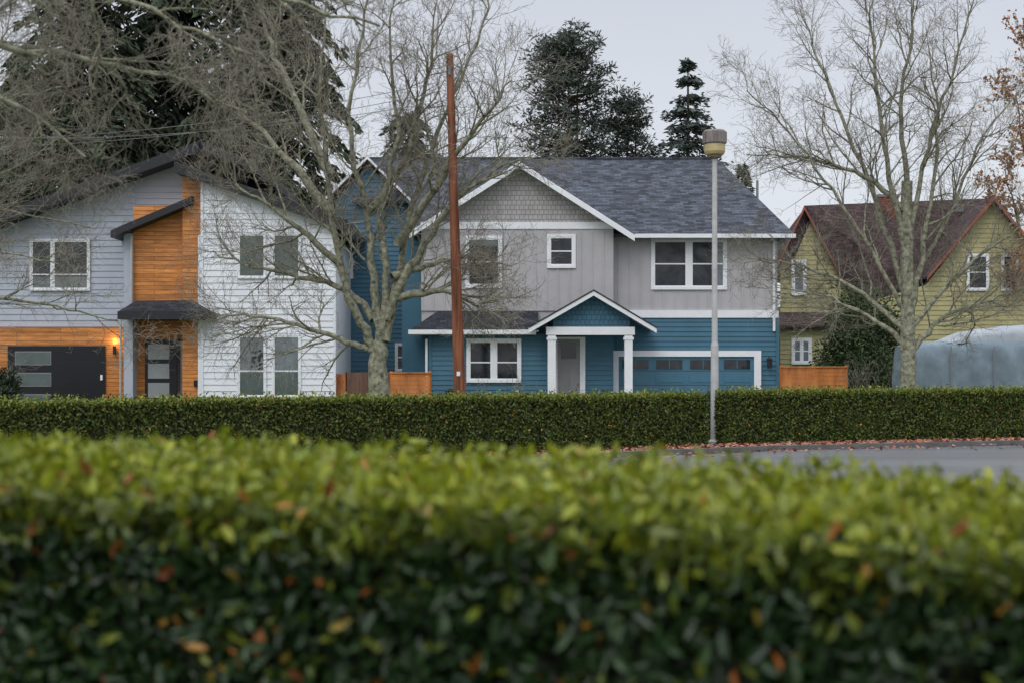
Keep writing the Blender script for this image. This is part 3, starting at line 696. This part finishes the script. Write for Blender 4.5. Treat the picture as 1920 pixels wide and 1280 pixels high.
# ================================================================== BARE TREES
cfg=dict(seg=[8,6,5,4,3],wander=[.1,.15,.18,.2,.22],up=[.02,.07,.06,.05,.03],num=[13,6,5,2],ang=[(30,62),(28,58),(25,60),(25,65),(0,0)],
 len=[0,2.1,1.1,.62,.34],rad=[0,.030,.014,.0076,.0052],k=[7,5,4,3,3],rmin=.0036)
def tree(name,D0,trunk,limbs,r_tr,r_l,seed,cfg,lichen=5000,lsize=.032,depth=2.2,fine=3000):
    T=Tree(seed)
    T.limb([PX(x_,y_,D0) for x_,y_ in trunk],r_tr*1.25,r_tr*.72,dict(cfg,num=[0,0,0,0]),jit=.012,k=14)
    for L_ in limbs:
        dz=T.R.uniform(-depth,depth); n_=len(L_); c=[]
        for i,(x_,y_) in enumerate(L_):
            Dd=D0+dz*(i/(n_-1)); c.append(PX(x_,y_,Dd))
        T.limb(c,r_l*T.R.uniform(.75,1.1),.014,cfg,jit=.03)
    return build_tree(name,T,lichen,lsize,fine=fine)
limbsA=[[(703,650),(655,560),(625,430),(612,300),(600,150),(615,-60)],[(712,640),(700,520),(690,400),(655,250),(680,60),(700,-80)],
[(715,640),(725,500),(715,380),(745,250),(730,100),(745,-60)],[(722,640),(745,520),(770,400),(800,300),(850,180),(900,60),(930,-40)],
[(725,600),(780,480),(850,380),(930,320),(1000,290)],[(700,600),(640,540),(560,520),(470,500),(400,470)],
[(708,660),(650,640),(560,610),(470,590),(395,600)],[(640,500),(560,430),(480,370),(420,350)],[(620,400),(540,300),(460,220),(380,170)],
[(690,400),(760,300),(800,150),(820,0)],[(735,520),(800,500),(880,480),(960,500)],[(620,330),(550,180),(500,60),(470,-60)],[(735,560),(830,545),(900,575)],
[(745,460),(830,330),(900,230),(960,150)]]
tree('bare_maple_tree',34,[(716,812),(712,740),(708,690),(712,640)],limbsA,.255,.125,11,cfg,lichen=8000,fine=6000)
limbsB=[[(1702,600),(1640,480),(1560,360),(1480,250),(1400,170)],[(1700,560),(1650,400),(1590,250),(1540,120),(1500,20)],[(1702,620),(1600,540),(1500,500),(1410,490)],
[(1702,480),(1660,300),(1640,120),(1620,-20)],[(1705,450),(1740,280),(1790,120),(1830,-20)],[(1706,540),(1780,400),(1850,250),(1930,150)],[(1706,660),(1760,600),(1840,570),(1930,540)],
[(1704,620),(1790,520),(1880,450),(1960,400)],[(1702,650),(1640,600),(1560,560),(1470,540)],[(1700,400),(1620,330),(1520,300),(1400,290)],[(1701,350),(1690,200),(1710,60),(1700,-60)],[(1703,600),(1740,420),(1760,250),(1740,80)]]
cfgB=dict(cfg,num=[14,6,4,3])
tree('bare_maple_tree',38,[(1707,800),(1703,720),(1702,600),(1700,450),(1701,340)],limbsB,.20,.095,21,cfgB,lichen=5500,fine=3500)
limbsC=[[(-250,560),(-120,420),(0,330),(110,260)],[(-250,600),(-120,560),(0,560),(130,580),(220,600)],[(-250,500),(-150,300),(-60,150),(40,40)],[(-250,520),(-100,380),(40,400),(180,430)],[(-250,540),(-130,460),(0,470),(120,500)],[(-250,450),(-130,250),(20,190),(150,150)]]
tree('bare_maple_tree',35,[(-250,800),(-250,640),(-250,500)],limbsC,.2,.07,31,dict(cfg,num=[12,6,4,2]),lichen=1500,fine=800)
T=Tree(41); cfgN=dict(cfg,num=[11,6,4,3],len=[0,.8,.45,.26,.15],rad=[0,.012,.007,.0044,.003],up=[0,-.02,-.02,0,0],rmin=.0020)
T.limb([(-5.8,9.5,0),(-5.75,9.5,1.5),(-5.7,9.5,3),(-5.6,9.4,5),(-5.5,9.3,7)],.24,.13,dict(cfgN,num=[0]*4),k=14)
for c in ([(-5.6,9.4,4.4),(-4.4,9.2,4.5),(-3.3,9.0,4.15),(-2.4,8.9,3.8),(-1.6,8.8,3.45)],
          [(-5.6,9.4,4.8),(-4.2,9.6,4.8),(-2.9,9.8,4.4),(-1.8,9.8,4.1),(-.9,9.7,3.85)],
          [(-5.6,9.4,4.0),(-4.4,9.8,4.0),(-3.4,10.0,3.75),(-2.5,10.2,3.6),(-1.9,10.2,3.35)],
          [(-5.6,9.4,4.2),(-4.5,8.6,4.1),(-3.4,8.2,3.85),(-2.5,8,3.65)],
          [(-5.6,9.4,5.4),(-4,8.8,5.2),(-2.6,8.7,4.7),(-1.7,8.6,4.2),(-1.1,8.6,3.75)],
          [(-5.6,9.4,3.6),(-4.6,9.8,3.6),(-3.6,10,3.4),(-3.0,10,3.0)]):
    T.limb(c,.045,.008,cfgN,jit=.02)
build_tree('bare_maple_tree',T,4500,.022,rmin=.0045,fine=0)
# ================================================================== CONIFERS
def conifer(name,cx,cy,zt,zb,rb,n,col,dens=26,droop=.35,seed=1,shape=1.0,tri=.5,layers=0):
    R=np.random.default_rng(seed); C=[];Dd=[];Cl=[];S=[]
    T=Tree(seed); T.add([Vector((cx,cy,0)),Vector((cx,cy,zt*.5)),Vector((cx,cy,zt))],[zt*.016,zt*.010,.03],8)
    for i in range(n):
        f=R.random()**.85
        if layers: f=min((np.floor(f*layers)+R.uniform(.2,.7))/layers,.995)
        z=zb+(zt-zb)*f; rr=rb*((1-f)**shape)*R.uniform(.5,1.12)+.25
        a=R.uniform(0,2*np.pi); tip=np.array([cx+rr*np.cos(a),cy+rr*np.sin(a),z-rr*droop]); root=np.array([cx,cy,z+.1*rr])
        T.add([Vector(root),Vector((root+tip)/2+[0,0,.06*rr]),Vector(tip)],[.05,.035,.015],3)
        m=int(dens*rr/rb+6); t=R.random(m)**.65; P=root+(tip-root)*t[:,None]; P[:,2]+=np.sin(t*np.pi)*.06*rr
        side=np.array([-np.sin(a),np.cos(a),0]); sp=R.normal(size=m)*(.12+.22*rr*(1-t)*.5)
        P+=side*sp[:,None]; P[:,2]+=R.normal(size=m)*.12
        d_=(tip-root)/np.linalg.norm(tip-root); DD=d_+side*np.sign(sp)[:,None]*.8+R.normal(size=(m,3))*.35; DD[:,2]-=.35*droop*2
        C.append(P);Dd.append(DD); S.append(R.uniform(.6,1.2,m)*tri)
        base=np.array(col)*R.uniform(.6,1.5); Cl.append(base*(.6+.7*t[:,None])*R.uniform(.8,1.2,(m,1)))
    C=np.concatenate(C);Dd=np.concatenate(Dd);S=np.concatenate(S);Cl=np.concatenate(Cl)
    V,F=T.geo(); nb=len(V); LV,LF,LC=leaves_geo(C,Dd,S,S*.36,Cl)
    return fast_mesh(name,np.concatenate([V,LV]),[(F,0),(LF+nb,1)],['bark_dark','needle'],np.concatenate([np.ones((nb,3)),LC]))
dk=(.040,.055,.032)  # green lightened slightly, a touch of distance haze painted in
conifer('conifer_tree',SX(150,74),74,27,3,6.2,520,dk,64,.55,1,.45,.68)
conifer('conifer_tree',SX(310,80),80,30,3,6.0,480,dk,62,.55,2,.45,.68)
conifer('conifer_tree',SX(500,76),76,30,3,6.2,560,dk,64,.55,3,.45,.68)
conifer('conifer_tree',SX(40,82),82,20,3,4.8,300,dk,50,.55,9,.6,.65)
conifer('spruce_tree',SX(1290,92),92,SZ(108,92),3,6.2,380,(.075,.098,.088),46,.10,4,.9,.48,layers=18)  # spruce greens lightened: distance haze is put into the colour
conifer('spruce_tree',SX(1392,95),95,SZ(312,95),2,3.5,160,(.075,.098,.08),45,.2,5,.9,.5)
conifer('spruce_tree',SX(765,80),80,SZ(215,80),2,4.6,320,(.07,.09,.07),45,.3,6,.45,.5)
def pine(name,cx,cy,zt,zb,rx,n,seed,col=(.080,.100,.082),lobes=32):  # default needle colour is lightened to paint in distance haze
    R=np.random.default_rng(seed); T=Tree(seed)
    for ox in (-.5,.15,.7):
        T.add([Vector((cx+ox*.3,cy,0)),Vector((cx+ox*.9,cy,zt*.5)),Vector((cx+ox,cy,zt*(.95-abs(ox)*.05)))],[.26,.17,.04],8)
    C=[];Dd=[];Cl=[];S=[]
    for i in range(n):
        f=R.random(); z=zb+(zt-zb)*f; prof=(np.sin(np.pi*min(1,(f*.70+.22)))**.6); rr=rx*prof*R.uniform(.35,1.1); a=R.uniform(0,2*np.pi)
        tip=np.array([cx+rr*np.cos(a),cy+rr*np.sin(a),z+.25*rr*R.uniform(.2,1.2)]); root=np.array([cx+R.uniform(-.4,.5),cy,z-.15*rr])
        T.add([Vector(root),Vector((root+tip)/2-np.array([0,0,.05*rr])),Vector(tip)],[.07,.045,.02],4)
        base=np.array(col)*R.uniform(.55,1.5)
        for j in range(3):
            c=root+(tip-root)*(1-.2*j)+R.normal(size=3)*.3; m=lobes
            dv=R.normal(size=(m,3))*[1,1,.7]+[0,0,.3]; P=c+unit(dv)*R.uniform(.1,.62,(m,1))*[1.1,1.1,.7]
            C.append(P);Dd.append(dv);S.append(R.uniform(.22,.42,m)); Cl.append(base*R.uniform(.7,1.3,(m,1)))
    C=np.concatenate(C);Dd=np.concatenate(Dd);S=np.concatenate(S);Cl=np.concatenate(Cl)
    V,F=T.geo(); nb=len(V); LV,LF,LC=leaves_geo(C,Dd,S,S*.28,Cl)
    return fast_mesh(name,np.concatenate([V,LV]),[(F,0),(LF+nb,1)],['bark_dark','needle'],np.concatenate([np.ones((nb,3)),LC]))
pine('pine_tree',SX(1062,90),90,SZ(74,90),SZ(330,90)-1,3.3,165,5)
pine('pine_tree',SX(1172,93),93,SZ(184,93),SZ(330,93)-2,2.1,85,6)
T=Tree(77); cfgO=dict(cfg,num=[9,6,4,2])
T.limb([(23.0,60,0),(22.9,60,5),(23,60,10),(22.8,60,15)],.22,.05,cfgO,jit=.05)
for c in ([(23,60,4),(21.6,60,7),(20.8,60,10)],[(23,60,6),(21.5,59,9),(20.9,59,13)],[(23,60,5),(24.5,60,8),(25.5,60,12)],[(23,60,8),(22,60,12),(21.6,60,16)],[(23,60,3),(21.8,59,4.5),(20.8,59,6)]):
    T.limb(c,.09,.02,cfgO)
build_tree('autumn_birch_tree',T,14000,.12,leafcol=lambda n:np.array([[.40,.19,.08],[.34,.14,.06],[.44,.26,.12]])[rng.integers(0,3,n)],bark='bark_dark',rmin=.003)
n=26000; a=rng.uniform(-130,130,n); z=rng.random(n)**.8; h=5+2.2*snoise(a,a*0,0,.35,2)+1.2*snoise(a,a*0,0,1.3,5)
P=np.column_stack([a,125+rng.uniform(-3,3,n),z*h]); LV,LF,LC=leaves_geo(P,rng.normal(size=(n,3)),rng.uniform(.5,1.1,n),rng.uniform(.4,.8,n),ncol((.045,.055,.035),(.08,.075,.05),.4)(n))
fast_mesh('distant_trees',LV,[(LF,0)],['needle'],LC)
# ================================================================== SHRUBS
def shrub(name,cx,cy,rx,h,n,col,seed,L=.12,lob=14):
    R=np.random.default_rng(seed); ctr=[]
    for i in range(lob):
        f=R.random(); a_=R.uniform(0,6.28); r_=rx*(.25+.45*R.random())*(1-.5*f); ctr.append((cx+r_*np.cos(a_),cy+r_*np.sin(a_),.35+f*(h-.7),rx*R.uniform(.35,.6)))
    ctr=np.array(ctr); k=R.integers(0,lob,n); d_=unit(R.normal(size=(n,3))); rad=ctr[k,3]*R.uniform(.6,1.08,n)
    P=ctr[k,:3]+d_*rad[:,None]; P[:,2]=np.maximum(P[:,2],.03)
    br=(.45+R.uniform(0,.9,(n,1)))*R.uniform(.7,1.2,(lob,1))[k]
    LV,LF,LC=leaves_geo(P,d_+R.normal(size=(n,3))*.6,R.uniform(.7,1.3,n)*L,R.uniform(.35,.6,n)*L,np.array(col)*br)
    T=Tree(seed)
    for i in range(lob): T.add([Vector((cx,cy,0)),Vector(((cx+ctr[i,0])/2,(cy+ctr[i,1])/2,ctr[i,2]*.6)),Vector(ctr[i,:3])],[.05,.035,.012],5)
    V,F=T.geo(); nb=len(V)
    return fast_mesh(name,np.concatenate([V,LV]),[(F,0),(LF+nb,1)],['bark_dark','foliage'],np.concatenate([np.ones((nb,3)),LC]))
shrub('evergreen_shrub',SX(1622,54),54,2.2,4.1,24000,(.065,.10,.040),3,.15,34)
shrub('evergreen_shrub',SX(5,44),44,.85,1.55,4500,(.06,.085,.05),4,.12,9)
shrub('evergreen_shrub',SX(842,47),47,.3,1.25,1200,(.07,.09,.04),5,.09,6)
def bareshrub(cx,cy,h,n,seed):
    T=Tree(seed); c=dict(cfg,seg=[5,4,3],num=[4,3],len=[0,h*.35,h*.18],rad=[0,.009,.005],k=[5,4,3],wander=[.1,.15,.2],up=[.03,.03,.02],ang=[(20,40),(20,50),(0,0)])
    for i in range(n): T.grow(Vector((cx+T.R.uniform(-.1,.1),cy,0)),Vector((T.R.gauss(0,.35),T.R.gauss(0,.35),1)),h*T.R.uniform(.75,1.1),.014,0,c)
    return build_tree('bare_shrub',T,0,bark='bark_dark')
bareshrub(SX(1618,42),42,2.0,16,8); bareshrub(SX(962,46),46,1.5,8,9); bareshrub(SX(905,46),46,1.25,6,10)
# ================================================================== TARP-COVERED TRAILER
tr=empty('covered_trailer',(16,47.5,0))
nx,nyc=90,40; x0,x1=SX(1716,46),19.5
V=[]
for i in range(nx+1):
    f=i/nx; xx=x0+(x1-x0)*f; top=2.42+.12*min(1,f*2.0)+.03*math.sin(f*22)
    endf=min(1,f*25)
    for j in range(nyc+1):
        g_=j/nyc*2-1
        th=(g_+1)/2*math.pi; yy=-math.copysign(abs(math.cos(th))**.22,math.cos(th)); zz=abs(math.sin(th))**.26
        wr=.030*math.sin(xx*7+zz*3)+.022*math.sin(xx*17+2*zz)+.02*math.sin(zz*13+xx*5)
        V.append((xx+.03*math.sin(zz*9),47.4+yy*(1.35+wr)*(.97+.03*endf),.3+(top-.3)*zz*(.96+.04*endf)+wr*.4*zz))
V=np.array(V); F=[]
for i in range(nx):
    for j in range(nyc): a_=i*(nyc+1)+j; F.append((a_,a_+1,a_+nyc+2,a_+nyc+1))
o=fast_mesh('tarp',V,[(np.array(F),0)],['tarp'],None,tr,True); o.location=-tr.location
mb=MB(); mb.poly([tuple(v) for v in V[:nyc+1]],'tarp'); mb.poly([tuple(v) for v in V[-nyc-1:]][::-1],'tarp')
for sx_ in (14.2,15.6,17.0,18.4): mb.box(sx_-.02,sx_+.02,45.985,46.0,.3,2.3,'cable')
kid(mb,'tarp_ends',tr)
V=[];F=[]
x0b,x1b=SX(1775,46.5),19.4; nb_=60
for i in range(nb_+1):
    f=i/nb_; xx=x0b+(x1b-x0b)*f
    for j in range(21):
        th=j/20*math.pi; V.append((xx,47.4-math.cos(th)*1.15,2.40+(.30+.30*min(1,(f*2.2)))*min(1,f*6)**.5*abs(math.sin(th))**.4+.015*math.sin(xx*9)+.01*math.sin(xx*23+j)))
for i in range(nb_):
    for j in range(20): a_=i*21+j; F.append((a_,a_+1,a_+22,a_+21))
o=fast_mesh('top_cover',np.array(V),[(np.array(F),0)],['tarp_pale'],None,tr,True); o.location=-tr.location
mb=MB()
for wx in (15.4,16.3):
    for wy in (46.15,48.5):
        for j in range(18):
            A_,B_=2*math.pi*j/18,2*math.pi*(j+1)/18
            mb.prism([(wx,wy,.33),(wx+.33*math.cos(A_),wy,.33+.33*math.sin(A_)),(wx+.33*math.cos(B_),wy,.33+.33*math.sin(B_))],(0,.2,0),'rubber')
kid(mb,'wheels',tr)
print('objects',len(bpy.data.objects))
